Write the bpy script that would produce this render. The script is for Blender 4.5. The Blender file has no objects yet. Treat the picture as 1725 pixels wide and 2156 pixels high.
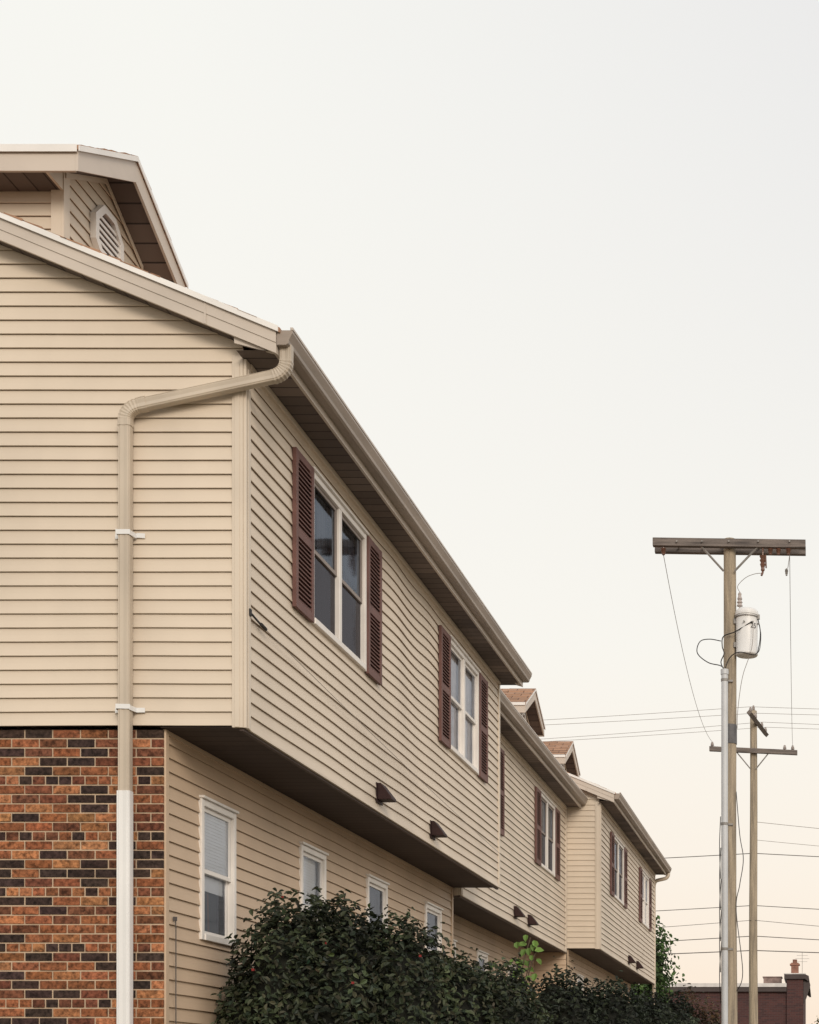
import bpy, bmesh, math, random
from mathutils import Vector, noise, Matrix
random.seed(11)
scene = bpy.context.scene
EYE = 1.5

# ------------------------------------------------------------------ materials
def new_mat(name):
    m = bpy.data.materials.new(name); m.use_nodes = True
    nt = m.node_tree
    b = nt.nodes["Principled BSDF"]
    return m, nt, b

def surf(name, col, rough=0.6, var=0.12, scale=3.0, stretch=(1,1,1), bump=0.0, bscale=60, spec=0.5, tint=None, fine=0.0, metallic=0.0):
    """painted / plain surface with soft uneven weathering"""
    m, nt, b = new_mat(name); N = nt.nodes; L = nt.links
    mp = N.new("ShaderNodeMapping")
    mp.inputs["Scale"].default_value = stretch
    geo = N.new("ShaderNodeNewGeometry")
    L.new(geo.outputs["Position"], mp.inputs["Vector"])
    n1 = N.new("ShaderNodeTexNoise"); n1.inputs["Scale"].default_value = scale; n1.inputs["Detail"].default_value = 6
    L.new(mp.outputs["Vector"], n1.inputs["Vector"])
    ramp = N.new("ShaderNodeValToRGB")
    t = tint or [c*(1-2.2*var) for c in col]
    ramp.color_ramp.elements[0].position = 0.28; ramp.color_ramp.elements[0].color = (*t, 1)
    ramp.color_ramp.elements[1].position = 0.62; ramp.color_ramp.elements[1].color = (*col, 1)
    L.new(n1.outputs["Fac"], ramp.inputs["Fac"])
    out = ramp.outputs["Color"]
    if fine > 0:
        n2 = N.new("ShaderNodeTexNoise"); n2.inputs["Scale"].default_value = bscale; n2.inputs["Detail"].default_value = 3
        L.new(mp.outputs["Vector"], n2.inputs["Vector"])
        mr = N.new("ShaderNodeMapRange"); mr.inputs[1].default_value = .3; mr.inputs[2].default_value = .7
        mr.inputs[3].default_value = 1-fine; mr.inputs[4].default_value = 1+fine*.4
        L.new(n2.outputs["Fac"], mr.inputs[0])
        mx = N.new("ShaderNodeVectorMath"); mx.operation = 'SCALE'
        L.new(out, mx.inputs[0]); L.new(mr.outputs[0], mx.inputs["Scale"]); out = mx.outputs["Vector"]
    L.new(out, b.inputs["Base Color"])
    b.inputs["Roughness"].default_value = rough
    b.inputs["Specular IOR Level"].default_value = spec
    b.inputs["Metallic"].default_value = metallic
    if bump > 0:
        n3 = N.new("ShaderNodeTexNoise"); n3.inputs["Scale"].default_value = bscale; n3.inputs["Detail"].default_value = 5
        L.new(mp.outputs["Vector"], n3.inputs["Vector"])
        bp = N.new("ShaderNodeBump"); bp.inputs["Strength"].default_value = bump; bp.inputs["Distance"].default_value = 0.004
        L.new(n3.outputs["Fac"], bp.inputs["Height"]); L.new(bp.outputs["Normal"], b.inputs["Normal"])
    return m

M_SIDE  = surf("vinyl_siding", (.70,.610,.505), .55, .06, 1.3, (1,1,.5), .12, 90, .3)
M_SIDE_BOUNCE = surf("vinyl_siding_bounce_tint", (.62,.475,.345), .55, .09, 1.0, (1,1,.6), .12, 90, .3)  # lower-wall siding, warm bounce light from below painted into its colour
M_LIP_SHADE   = surf("siding_lap_edge_shade", (.25,.165,.11), .8, .1, 3)  # lap lips coloured dark to paint in the shadow line under each course
M_TRIM  = surf("corner_trim", (.69,.61,.515), .5, .04, 2, spec=.3)
M_FASC  = surf("fascia_metal", (.61,.545,.485), .5, .07, 1.5, (1,1,2), spec=.4)
M_DRIP  = surf("drip_edge_white", (.86,.85,.84), .45, .06, 2)
M_GUT   = surf("gutter_metal", (.36,.30,.255), .42, .14, 2.5, (1,.4,3), spec=.5)
M_GUTL  = surf("gutter_lip_metal", (.56,.50,.45), .42, .10, 2.5, (1,.4,3), spec=.5)
M_DOWN  = surf("downspout_metal", (.58,.505,.415), .42, .10, 3, (1,1,.4), spec=.5)
M_PVC   = surf("white_plastic_pipe", (.82,.83,.84), .35, .05, 3, (1,1,.4))
M_WHITE = surf("white_window_vinyl", (.80,.77,.74), .4, .05, 4)
M_SASH  = surf("sash_taupe", (.25,.21,.19), .5, .08, 4)
M_SHUT  = surf("shutter_maroon", (.165,.084,.075), .6, .12, 5, spec=.3)
M_HOOD  = surf("vent_hood_brown", (.040,.020,.020), .6, .15, 8, spec=.2)
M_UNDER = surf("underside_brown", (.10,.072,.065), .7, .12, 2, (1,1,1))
M_MORTAR= surf("mortar", (.56,.43,.31), .9, .12, 9, bump=.4, bscale=200)
M_WOOD  = surf("weathered_pole_wood", (.45,.38,.285), .85, .2, 2.2, (9,9,.6), .6, 40, .2, tint=(.22,.19,.155), fine=.3)
M_ARM   = surf("weathered_crossarm_wood", (.23,.20,.185), .85, .2, 3, (.7,9,9), .5, 40, .2, tint=(.09,.08,.078), fine=.25)
M_GREYM = surf("transformer_grey_paint", (.76,.77,.78), .4, .04, 3)
M_STEEL = surf("galvanised_steel", (.30,.29,.28), .5, .15, 8, metallic=.4)
M_BLACK = surf("black_cable", (.018,.017,.018), .6, .1, 8)
M_COMM  = surf("weathered_cable_sheath", (.10,.09,.09), .7, .1, 8)
M_WRAP  = surf("guard_wrap_grey", (.12,.12,.13), .6, .2, 8)
M_WIRE  = surf("aluminium_wire", (.26,.235,.22), .6, .1, 8)
M_PORC  = surf("brown_porcelain", (.17,.085,.06), .25, .1, 8)
M_PORCL = surf("grey_porcelain", (.45,.40,.38), .3, .1, 8)
M_CURT  = surf("lace_curtain", (.80,.73,.69), .9, .12, 14, (1,6,.7))
M_CURTD = surf("dark_curtain", (.050,.050,.062), .9, .2, 4)
M_DARK  = surf("dark_room", (.018,.018,.022), .9, .2, 4)
M_BLIND = surf("window_blind", (.96,.95,.93), .8, .02, 5)
M_BARK  = surf("shrub_bark", (.10,.07,.05), .9, .2, 12)
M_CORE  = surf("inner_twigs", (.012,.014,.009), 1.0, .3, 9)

def soffit_mat(name, c1, c2, along):
    m, nt, b = new_mat(name); N = nt.nodes; L = nt.links
    geo = N.new("ShaderNodeNewGeometry"); sx = N.new("ShaderNodeSeparateXYZ"); L.new(geo.outputs["Position"], sx.inputs[0])
    def frac(period):
        d = N.new("ShaderNodeMath"); d.operation='DIVIDE'; L.new(sx.outputs[along], d.inputs[0]); d.inputs[1].default_value = period
        f = N.new("ShaderNodeMath"); f.operation='FRACT'; L.new(d.outputs[0], f.inputs[0])
        fl = N.new("ShaderNodeMath"); fl.operation='FLOOR'; L.new(d.outputs[0], fl.inputs[0])
        return f, fl
    f1, fl1 = frac(.1524); f2, fl2 = frac(.3048)
    wn = N.new("ShaderNodeTexWhiteNoise"); wn.noise_dimensions='1D'; L.new(fl2.outputs[0], wn.inputs["W"])
    mix = N.new("ShaderNodeMix"); mix.data_type='RGBA'; L.new(wn.outputs["Value"], mix.inputs[0])
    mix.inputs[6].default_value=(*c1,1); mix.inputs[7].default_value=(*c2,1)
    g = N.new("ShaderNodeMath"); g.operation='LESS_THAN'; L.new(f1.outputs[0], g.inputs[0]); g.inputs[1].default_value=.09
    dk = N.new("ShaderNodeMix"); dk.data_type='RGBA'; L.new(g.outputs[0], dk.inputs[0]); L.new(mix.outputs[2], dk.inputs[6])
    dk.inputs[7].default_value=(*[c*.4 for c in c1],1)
    L.new(dk.outputs[2], b.inputs["Base Color"])
    bp = N.new("ShaderNodeBump"); bp.inputs["Strength"].default_value=.6; bp.inputs["Distance"].default_value=.006; bp.invert=True
    L.new(g.outputs[0], bp.inputs["Height"]); L.new(bp.outputs["Normal"], b.inputs["Normal"])
    b.inputs["Roughness"].default_value=.7; b.inputs["Specular IOR Level"].default_value=.25
    return m
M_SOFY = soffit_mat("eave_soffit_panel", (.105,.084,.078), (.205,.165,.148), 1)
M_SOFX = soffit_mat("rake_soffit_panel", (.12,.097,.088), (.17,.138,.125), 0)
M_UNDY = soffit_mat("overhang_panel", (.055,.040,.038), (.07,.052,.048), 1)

def shingle_mat():
    m, nt, b = new_mat("asphalt_shingle"); N = nt.nodes; L = nt.links
    geo = N.new("ShaderNodeNewGeometry")
    br = N.new("ShaderNodeTexBrick"); L.new(geo.outputs["Position"], br.inputs["Vector"])
    br.inputs["Scale"].default_value=1; br.inputs["Brick Width"].default_value=.3; br.inputs["Row Height"].default_value=.13
    br.inputs["Mortar Size"].default_value=.008
    br.inputs["Color1"].default_value=(.30,.17,.105,1); br.inputs["Color2"].default_value=(.44,.26,.17,1); br.inputs["Mortar"].default_value=(.10,.06,.045,1)
    no = N.new("ShaderNodeTexNoise"); no.inputs["Scale"].default_value=60; L.new(geo.outputs["Position"], no.inputs["Vector"])
    mr = N.new("ShaderNodeMapRange"); mr.inputs[3].default_value=.6; mr.inputs[4].default_value=1.3; L.new(no.outputs["Fac"], mr.inputs[0])
    vm = N.new("ShaderNodeVectorMath"); vm.operation='SCALE'; L.new(br.outputs["Color"], vm.inputs[0]); L.new(mr.outputs[0], vm.inputs["Scale"])
    L.new(vm.outputs["Vector"], b.inputs["Base Color"]); b.inputs["Roughness"].default_value=.95
    return m
M_SHIN = shingle_mat()

def attr_mat(name, rough, nscale, amt, bump, spec=.3, trans=0.0, bdist=.004, lo=.3, hi=.7):
    """colour comes from the mesh's own per-face colour (each brick / leaf differs)"""
    m, nt, b = new_mat(name); N = nt.nodes; L = nt.links
    at = N.new("ShaderNodeAttribute"); at.attribute_name="tone"
    geo = N.new("ShaderNodeNewGeometry")
    no = N.new("ShaderNodeTexNoise"); no.inputs["Scale"].default_value=nscale; no.inputs["Detail"].default_value=6; no.inputs["Roughness"].default_value=.7
    L.new(geo.outputs["Position"], no.inputs["Vector"])
    mr = N.new("ShaderNodeMapRange"); mr.inputs[1].default_value=lo; mr.inputs[2].default_value=hi; mr.inputs[3].default_value=1-amt; mr.inputs[4].default_value=1+amt*.7
    L.new(no.outputs["Fac"], mr.inputs[0])
    vm = N.new("ShaderNodeVectorMath"); vm.operation='SCALE'; L.new(at.outputs["Color"], vm.inputs[0]); L.new(mr.outputs[0], vm.inputs["Scale"])
    L.new(vm.outputs["Vector"], b.inputs["Base Color"]); b.inputs["Roughness"].default_value=rough
    b.inputs["Specular IOR Level"].default_value=spec
    if bump:
        bp = N.new("ShaderNodeBump"); bp.inputs["Strength"].default_value=bump; bp.inputs["Distance"].default_value=bdist
        L.new(no.outputs["Fac"], bp.inputs["Height"]); L.new(bp.outputs["Normal"], b.inputs["Normal"])
    if trans:
        tr = N.new("ShaderNodeBsdfTranslucent"); L.new(vm.outputs["Vector"], tr.inputs["Color"])
        mx = N.new("ShaderNodeMixShader"); mx.inputs[0].default_value=trans
        L.new(b.outputs[0], mx.inputs[1]); L.new(tr.outputs[0], mx.inputs[2])
        L.new(mx.outputs[0], N["Material Output"].inputs["Surface"])
    return m
M_BRICK = attr_mat("face_brick", .9, 28, .68, .9, .2, bdist=.006, lo=.36, hi=.64)
M_LEAF  = attr_mat("leaf", .58, 8, .25, 0, .35, .22)

def glass_mat(name, dens, tint):
    m = bpy.data.materials.new(name); m.use_nodes=True; nt=m.node_tree; N=nt.nodes; L=nt.links
    N.remove(N["Principled BSDF"]); out=N["Material Output"]
    tr=N.new("ShaderNodeBsdfTransparent"); tr.inputs[0].default_value=(*tint,1)
    gl=N.new("ShaderNodeBsdfGlossy"); gl.inputs["Roughness"].default_value=.04; gl.inputs[0].default_value=(.62,.70,.84,1)
    geo=N.new("ShaderNodeNewGeometry"); no=N.new("ShaderNodeTexNoise"); no.inputs["Scale"].default_value=1.2; L.new(geo.outputs["Position"],no.inputs["Vector"])
    bp=N.new("ShaderNodeBump"); bp.inputs["Strength"].default_value=.10; bp.inputs["Distance"].default_value=.02; L.new(no.outputs["Fac"],bp.inputs["Height"])
    L.new(bp.outputs["Normal"],gl.inputs["Normal"])
    fr=N.new("ShaderNodeFresnel"); fr.inputs[0].default_value=1.40
    mx=N.new("ShaderNodeMixShader"); L.new(fr.outputs[0],mx.inputs[0]); L.new(tr.outputs[0],mx.inputs[1]); L.new(gl.outputs[0],mx.inputs[2])
    df=N.new("ShaderNodeBsdfDiffuse"); df.inputs[0].default_value=(.065,.05,.048,1)
    m2=N.new("ShaderNodeMixShader"); m2.inputs[0].default_value=dens; L.new(mx.outputs[0],m2.inputs[1]); L.new(df.outputs[0],m2.inputs[2])
    L.new(m2.outputs[0],out.inputs["Surface"])
    return m
M_GLASS = glass_mat("window_glass", 0.0, (.97,.98,.99))
M_SCREEN = glass_mat("insect_screen", 0.55, (.75,.73,.7))

# ------------------------------------------------------------------ mesh tools
class MB:
    def __init__(s): s.v=[]; s.f=[]; s.m=[]; s.c=[]; s.usec=False
    def face(s, pts, mi=0, col=None):
        n=len(s.v); s.v.extend(pts); s.f.append(tuple(range(n,n+len(pts)))); s.m.append(mi); s.c.append(col)
        if col is not None: s.usec=True
    def box(s,x0,x1,y0,y1,z0,z1,mi=0,col=None):
        n=len(s.v)
        s.v.extend([(x0,y0,z0),(x1,y0,z0),(x1,y1,z0),(x0,y1,z0),(x0,y0,z1),(x1,y0,z1),(x1,y1,z1),(x0,y1,z1)])
        for q in ((0,3,2,1),(4,5,6,7),(0,1,5,4),(1,2,6,5),(2,3,7,6),(3,0,4,7)):
            s.f.append(tuple(n+i for i in q)); s.m.append(mi); s.c.append(col)
        if col is not None: s.usec=True
    def prism(s, poly, axis, a0, a1, mi=0):
        """extrude a 2D outline along an axis. axis 'y': poly=(x,z); 'x': poly=(y,z); 'z': poly=(x,y)"""
        def P(p,a):
            if axis=='y': return (p[0],a,p[1])
            if axis=='x': return (a,p[0],p[1])
            return (p[0],p[1],a)
        n=len(s.v); k=len(poly)
        s.v.extend([P(p,a0) for p in poly]+[P(p,a1) for p in poly])
        s.f.append(tuple(range(n,n+k))); s.f.append(tuple(range(n+2*k-1,n+k-1,-1)))
        for i in range(k):
            j=(i+1)%k; s.f.append((n+i,n+k+i,n+k+j,n+j))
        s.m.extend([mi]*(k+2)); s.c.extend([None]*(k+2))
    def tube(s, path, r, seg=8, mi=0, caps=True):
        path=[Vector(p) for p in path]; rs=r if isinstance(r,(list,tuple)) else [r]*len(path)
        n=len(s.v); up=None
        for i,p in enumerate(path):
            d=(path[min(i+1,len(path)-1)]-path[max(i-1,0)]).normalized()
            if up is None:
                a=Vector((0,0,1)) if abs(d.z)<.9 else Vector((0,1,0)); up=a
            x=d.cross(up)
            if x.length<1e-4: x=d.cross(Vector((1,0,0)))
            x.normalize(); y=x.cross(d).normalized(); up=y
            for k in range(seg):
                t=2*math.pi*k/seg; s.v.append(tuple(p+(x*math.cos(t)+y*math.sin(t))*rs[i]))
        for i in range(len(path)-1):
            for k in range(seg):
                k2=(k+1)%seg; s.f.append((n+i*seg+k,n+i*seg+k2,n+(i+1)*seg+k2,n+(i+1)*seg+k)); s.m.append(mi); s.c.append(None)
        if caps:
            s.f.append(tuple(n+k for k in range(seg))[::-1]); s.m.append(mi); s.c.append(None)
            e=n+(len(path)-1)*seg; s.f.append(tuple(e+k for k in range(seg))); s.m.append(mi); s.c.append(None)
    def lathe(s, cx,cy, prof, seg=24, mi=0):
        s.tube([(cx,cy,z) for r,z in prof],[r for r,z in prof],seg,mi)

WLOC = {}
def link(o): scene.collection.objects.link(o)
def thing(name, loc, label, category, group=None):
    e=bpy.data.objects.new(name,None); e.location=loc; e.empty_display_size=.3; link(e); WLOC[e.name]=Vector(loc)
    e["label"]=label; e["category"]=category
    if group: e["group"]=group
    return e
def part_empty(name, loc, parent, label=None):
    e=bpy.data.objects.new(name,None); link(e); e.parent=parent; e.location=Vector(loc)-WLOC[parent.name]; WLOC[e.name]=Vector(loc); e.empty_display_size=.1
    if label: e["label"]=label
    return e
def build(name, mb, mats, parent=None, smooth=False, clips=(), bevel=0, weld=False, label=None, category=None, group=None, kind=None):
    me=bpy.data.meshes.new(name)
    xs=[v[0] for v in mb.v]; ys=[v[1] for v in mb.v]; zs=[v[2] for v in mb.v]
    c=Vector(((min(xs)+max(xs))/2,(min(ys)+max(ys))/2,(min(zs)+max(zs))/2)) if parent else Vector(((min(xs)+max(xs))/2,(min(ys)+max(ys))/2,min(zs)))
    me.from_pydata([(x-c.x,y-c.y,z-c.z) for x,y,z in mb.v],[],mb.f)
    if not isinstance(mats,(list,tuple)): mats=[mats]
    for m in mats: me.materials.append(m)
    me.polygons.foreach_set("material_index", mb.m)
    if smooth: me.polygons.foreach_set("use_smooth",[True]*len(mb.f))
    if mb.usec:
        ca=me.color_attributes.new("tone",'FLOAT_COLOR','CORNER'); data=[]
        for f,col in zip(mb.f,mb.c):
            cc=col or (.5,.5,.5)
            for _ in f: data.extend((cc[0],cc[1],cc[2],1.0))
        ca.data.foreach_set("color",data)
    if clips or weld:
        bm=bmesh.new(); bm.from_mesh(me)
        if weld: bmesh.ops.remove_doubles(bm,verts=bm.verts,dist=1e-5)
        for co,no in clips:
            bmesh.ops.bisect_plane(bm,geom=bm.verts[:]+bm.edges[:]+bm.faces[:],plane_co=Vector(co)-c,plane_no=no,clear_outer=True)
        bm.to_mesh(me); bm.free()
    me.update()
    o=bpy.data.objects.new(name,me); link(o); WLOC[o.name]=c
    if parent: o.parent=parent; o.location=c-WLOC[parent.name]
    else: o.location=c
    if bevel:
        bv=o.modifiers.new("edge",'BEVEL'); bv.width=bevel; bv.segments=2; bv.limit_method='ANGLE'
    if label: o["label"]=label
    if category: o["category"]=category
    if group: o["group"]=group
    if kind: o["kind"]=kind
    return o

S=0.1016
def siding(mb, axis, plane, sgn, a0,a1,z0,z1,zbase, wob=None):
    n=max(1,int(math.ceil((a1-a0)/.11))) if wob else 1
    k0=int(math.floor((z0-zbase)/S+1e-6)); k1=int(math.ceil((z1-zbase)/S-1e-6))
    for k in range(k0,k1):
        zb=zbase+k*S; zl=max(z0,zb); zh=min(z1,zb+S)
        if zh-zl<2e-3: continue
        jit=.0012*math.sin(k*12.9)
        def d(z): t=(z-zb)/S; return .0175+jit-.0155*min(1,max(0,t))**.85
        rows=[(zl+.005,0.001),(zl+.001,d(zl)-.004),(zl+.004,d(zl)),((zl+zh)/2,d((zl+zh)/2)),(zh+.004,d(zh))]
        base=len(mb.v)
        for (z,dd) in rows:
            for i in range(n+1):
                a=a0+(a1-a0)*i/n
                w,o=wob(a,z) if wob else (0,0)
                x=plane+sgn*(dd+o)
                mb.v.append((x,a,z+w) if axis=='y' else (a,x,z+w))
        for r in range(4):
            for i in range(n):
                q=(base+r*(n+1)+i,base+r*(n+1)+i+1,base+(r+1)*(n+1)+i+1,base+(r+1)*(n+1)+i)
                if (axis=='y' and sgn<0) or (axis=='x' and sgn>0): q=q[::-1]
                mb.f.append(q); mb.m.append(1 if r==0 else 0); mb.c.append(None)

def siding_openings(mb, axis, plane, sgn, a0,a1,z0,z1,zbase, ops, wob=None):
    cur=a0
    for (b0,b1,c0,c1) in sorted(ops):
        if b0>cur: siding(mb,axis,plane,sgn,cur,b0,z0,z1,zbase,wob)
        siding(mb,axis,plane,sgn,b0,b1,z0,c0,zbase,wob)
        siding(mb,axis,plane,sgn,b0,b1,c1,z1,zbase,wob)
        cur=b1
    if a1>cur: siding(mb,axis,plane,sgn,cur,a1,z0,z1,zbase,wob)

def wobA(y,z):
    g=math.exp(-((y-15.4)/1.3)**2)*(0.15+0.85*min(1,max(0,(z-4.9)/1.2)))
    w=.012*g*math.sin(y*4.3+1.2*math.sin(z*1.1)) + .002*math.sin(y*2.1+z*3) + .005*noise.noise(Vector((y*.9,z*.7,3)))
    o=.004*g*math.sin(y*4.3+1+z) + .003*noise.noise(Vector((y*1.3,z*1.7,9)))
    return w, max(-.001,o)
def wobL(y,z):
    return .005*noise.noise(Vector((y*.8,z*.9,31))), .003*abs(noise.noise(Vector((y*1.7,z*2,5))))
def wobG(y,z):
    return .005*noise.noise(Vector((y*.9,z*1.1,61))), .0025*abs(noise.noise(Vector((y*1.5,z*2,15))))

def make_window(house, px, y0,y1,z0,z1, double=True, behind=None, blind=None, label=None):
    w=part_empty("window",(px,(y0+y1)/2,z0),house,label)
    pale = behind is M_CURT
    fb=MB(); t=.05; a,b=px-.06,px+.032
    fb.box(a,b,y0,y0+t,z0,z1); fb.box(a,b,y1-t,y1,z0,z1)
    fb.box(a,b-.002,y0+t,y1-t,z1-t,z1); fb.box(a,b+.01,y0+t,y1-t,z0,z0+t)
    fb.box(px+.0,b+.02,y0-.01,y1+.01,z1+.001,z1+.022)
    lights=[(y0+t,y1-t)]
    if double:
        ym=(y0+y1)/2; fb.box(a,b-.004,ym-.035,ym+.035,z0+t,z1-t); lights=[(y0+t,ym-.035),(ym+.035,y1-t)]
    build("frame",fb,M_WHITE,w,bevel=.004)
    sb=MB(); gb=MB(); zi0,zi1=z0+t,z1-t; zm=(zi0+zi1)/2; r=.034
    for (p,q) in lights:
        for (x0,x1,l0,l1,mi) in ((px-.018,px+.006,zm-.018,zi1,0),(px-.044,px-.020,zi0,zm+.018,1)):
            sb.box(x0,x1,p,p+r,l0,l1); sb.box(x0,x1,q-r,q,l0,l1)
            sb.box(x0,x1-.001,p+r,q-r,l0,l0+r); sb.box(x0,x1-.001,p+r,q-r,l1-r,l1)
            xg=(x0+x1)/2
            gb.face([(xg,p+r,l0+r),(xg,q-r,l0+r),(xg,q-r,l1-r),(xg,p+r,l1-r)],0)
        if (double or blind is None) and not pale:
            gb.face([(px-.012,p,zi0),(px-.012,q,zi0),(px-.012,q,zm-.02),(px-.012,p,zm-.02)],1)
    build("sash",sb,M_SASH if (double and not pale) else M_WHITE,w,bevel=.002)
    build("glass",gb,[M_GLASS,M_SCREEN],w)
    cb=MB()
    for (p,q) in lights:
        n=36
        zlow=zi0 if blind is None else zi0+(zi1-zi0)*blind
        if blind is None:
            prev=None; off=.058 if pale else .085
            for i in range(n+1):
                y=p+(q-p)*i/n; x=px-off+.008*math.sin(i*1.3+p)+.004*math.sin(i*2.9)
                # dark drapes hang open a little, showing the darker room between them
                if prev and (pale or not double or abs(i-n/2)>n*.12):
                    cb.face([(prev[0],prev[1],zi0-.03),(x,y,zi0-.03),(x,y,zi1+.03),(prev[0],prev[1],zi1+.03)])
                prev=(x,y)
            if not pale: cb.face([(px-.30,p-.1,zi0-.1),(px-.30,q+.1,zi0-.1),(px-.30,q+.1,zi1+.1),(px-.30,p-.1,zi1+.1)],2)
        else:
            off=.013 if blind>.2 else .048
            k=int((zi1-zlow)/.026)
            for i in range(k):
                z=zi1-i*.026
                cb.face([(px-off,p,z-.027),(px-off,q,z-.027),(px-off-.004,q,z),(px-off-.004,p,z)])
            if blind>.2:   # dark opening with something leaning inside the lower half
                cb.face([(px-.10,p+.0,zi0),(px-.10,q,zi0),(px-.10,q,zm),(px-.10,p,zm)],2)
                cb.face([(px-.075,p+.32,zi0),(px-.075,p+.36,zi0),(px-.075,p+.33,zm-.06),(px-.075,p+.30,zm-.06)],1)
                cb.face([(px-.052,p,zm-.14),(px-.052,q,zm-.14),(px-.052,q,zm),(px-.052,p,zm)],0)
    build("curtain" if blind is None else "blind",cb,[behind or M_CURTD,M_PORC,M_DARK],w)
    return w

def make_shutter(house, px, y0,y1,z0,z1):
    mb=MB(); a,b=px+.016,px+.048; st=.052
    mb.box(a,b,y0,y0+st,z0,z1); mb.box(a,b,y1-st,y1,z0,z1)
    zm=(z0+z1)/2-.02
    for (p,q) in ((z0,z0+.07),(zm-.035,zm+.035),(z1-.06,z1)):
        mb.box(a,b-.002,y0+st,y1-st,p,q)
    ya,yb=y0+st,y1-st
    for sgn,e in ((1,ya),(-1,yb)):
        poly=[(e,z1-.06),(e,z1-.10)]
        for i in range(1,6):
            t=i/5; poly.append((e+sgn*.06*t, z1-.10+.04*math.sin(t*math.pi/2)))
        mb.prism(poly,'x',a+.004,b-.004)
    mb.box(a,a+.006,y0+st,y1-st,z0+.07,z1-.06)
    for (p,q) in ((z0+.07,zm-.035),(zm+.035,z1-.06)):
        k=int((q-p)/.036); st2=(q-p)/k
        for i in range(k):
            z=p+i*st2
            mb.prism([(a+.006,z+st2*.98),(a+.006,z+st2*.45),(b-.004,z+.002),(b-.002,z+.012)],'y',y0+st,y1-st)
    return build("shutter",mb,M_SHUT,house,bevel=.002)

def make_hood(house, px, y, z):
    mb=MB(); w=.085
    mb.box(px+.014,px+.024,y-w-.014,y+w+.014,z-.095,z+.095)
    mb.prism([(px+.024,z+.09),(px+.055,z+.09),(px+.155,z-.04),(px+.155,z-.065),(px+.024,z-.065)],'y',y-w,y+w)
    return build("vent_hood",mb,M_HOOD,house,bevel=.006)

def make_dormer(house, xw, yc, pk, back):
    """street-facing gable dormer; xw = front wall, yc = ridge line, pk = ridge height"""
    hw=.97; sl=.53; xf=xw+.27
    d=part_empty("dormer",(xw,yc,pk-1.5),house)
    ze=pk-hw*sl
    rf=MB(); th=.03
    for sg in (-1,1):
        e=yc+sg*(hw+.015)
        rf.prism([(yc,pk),(e,pk-(hw+.015)*sl),(e,pk-(hw+.015)*sl-th),(yc,pk-th)],'x',back,xf+.012)
    rnd=random.Random(8)
    for sg in (-1,1):
        s0=0
        while s0<hw-.1:
            l=rnd.uniform(.11,.15); h=rnd.choice((.004,.009,.015))
            rf.prism([(yc+sg*s0,pk-s0*sl+.001),(yc+sg*s0,pk-s0*sl+h*.4),(yc+sg*(s0+l),pk-(s0+l)*sl+h),(yc+sg*(s0+l),pk-(s0+l)*sl+.001)],'x',xf-.5,xf+.018)
            s0+=l
    build("roof",rf,M_SHIN,d)
    fb=MB(); t=.022
    for sg in (-1,1):
        e=yc+sg*hw
        fb.prism([(yc,pk-th-.002),(e,ze-th-.002),(e,ze-.19),(yc,pk-.19-.02)],'x',xf-t,xf,0)
        fb.prism([(yc,pk+.002),(yc+sg*(hw+.02),pk-(hw+.02)*sl+.002),(yc+sg*(hw+.02),pk-(hw+.02)*sl-.04),(yc,pk-.04)],'x',xf+.013,xf+.02,1)
        y0,y1=(e,e+t) if sg<0 else (e-t,e)
        fb.box(back,xf-t-.001,y0,y1,ze-.19,ze-th-.004,0)
        if sg<0: fb.box(back,xf,e-.021,e-.016,ze-.055,ze+.0,1)
    build("fascia",fb,[M_FASC,M_DRIP],d)
    sb=MB()
    for sg in (-1,1):
        e=yc+sg*(hw-t)
        zi=pk-.175
        sb.face([(xw-.0,yc,zi),(xf-t,yc,zi),(xf-t,e,ze-.17),(xw,e,ze-.17)],0)
        sb.face([(back,e,ze-.171),(xw,e,ze-.171),(xw,yc+sg*.66,ze-.171),(back,yc+sg*.66,ze-.171)],1)
    build("soffit",sb,[M_SOFY,M_SOFX],d)
    wb=MB(); zb=pk-2.0
    siding(wb,'y',xw,1,yc-.67,yc+.67,zb,pk,zb)
    siding(wb,'x',yc-.67,-1,back,xw,zb,ze-.171,zb)
    siding(wb,'x',yc+.67,1,back,xw,zb,ze-.171,zb)
    n1=Vector((0,-sl,1)).normalized(); n2=Vector((0,sl,1)).normalized()
    build("wall",wb,[M_SIDE,M_LIP_SHADE],d,clips=[((0,yc,pk-.175),n1),((0,yc,pk-.175),n2)])
    tb=MB()
    tb.box(xw+.004,xw+.024,yc-.695,yc-.60,zb,ze-.02); tb.box(xw-.075,xw+.0035,yc-.697,yc-.674,zb,ze-.172)
    for sg in (-1,1):
        e=yc+sg*(hw-t-.003)
        tb.prism([(e,ze-.172),(e,ze-.165),(yc+sg*.66,pk-.66*sl-.176),(yc+sg*.66,ze-.172)],'x',xw-.004,xw+.018)
        tb.prism([(yc,pk-.18),(yc+sg*.67,pk-.18-.67*sl),(yc+sg*.67,pk-.225-.67*sl),(yc,pk-.225)],'x',xw+.0245,xw+.032)
    build("trim",tb,M_TRIM,d)
    vb=MB(); R=.265; r=.205; cz=pk-.70
    def octp(R): return [(yc+R*math.cos(math.pi/8+i*math.pi/4),cz+R*math.sin(math.pi/8+i*math.pi/4)) for i in range(8)]
    O=octp(R); I=octp(r)
    for i in range(8):
        j=(i+1)%8
        vb.prism([O[i],O[j],I[j],I[i]],'x',xw+.012,xw+.06)
    vb.face([(xw+.022,p[0],p[1]) for p in I],1)
    z=cz-r+.012
    while z<cz+r-.04:
        dz=abs(z+.012-cz); half=min(r*.92, r*.92-(dz-r*.38) if dz>r*.38 else r*.92)
        vb.box(xw+.034,xw+.046,yc-half,yc+half,z,z+.026)
        z+=.052
    build("gable_vent",vb,[M_WHITE,M_HOOD],d)

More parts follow.
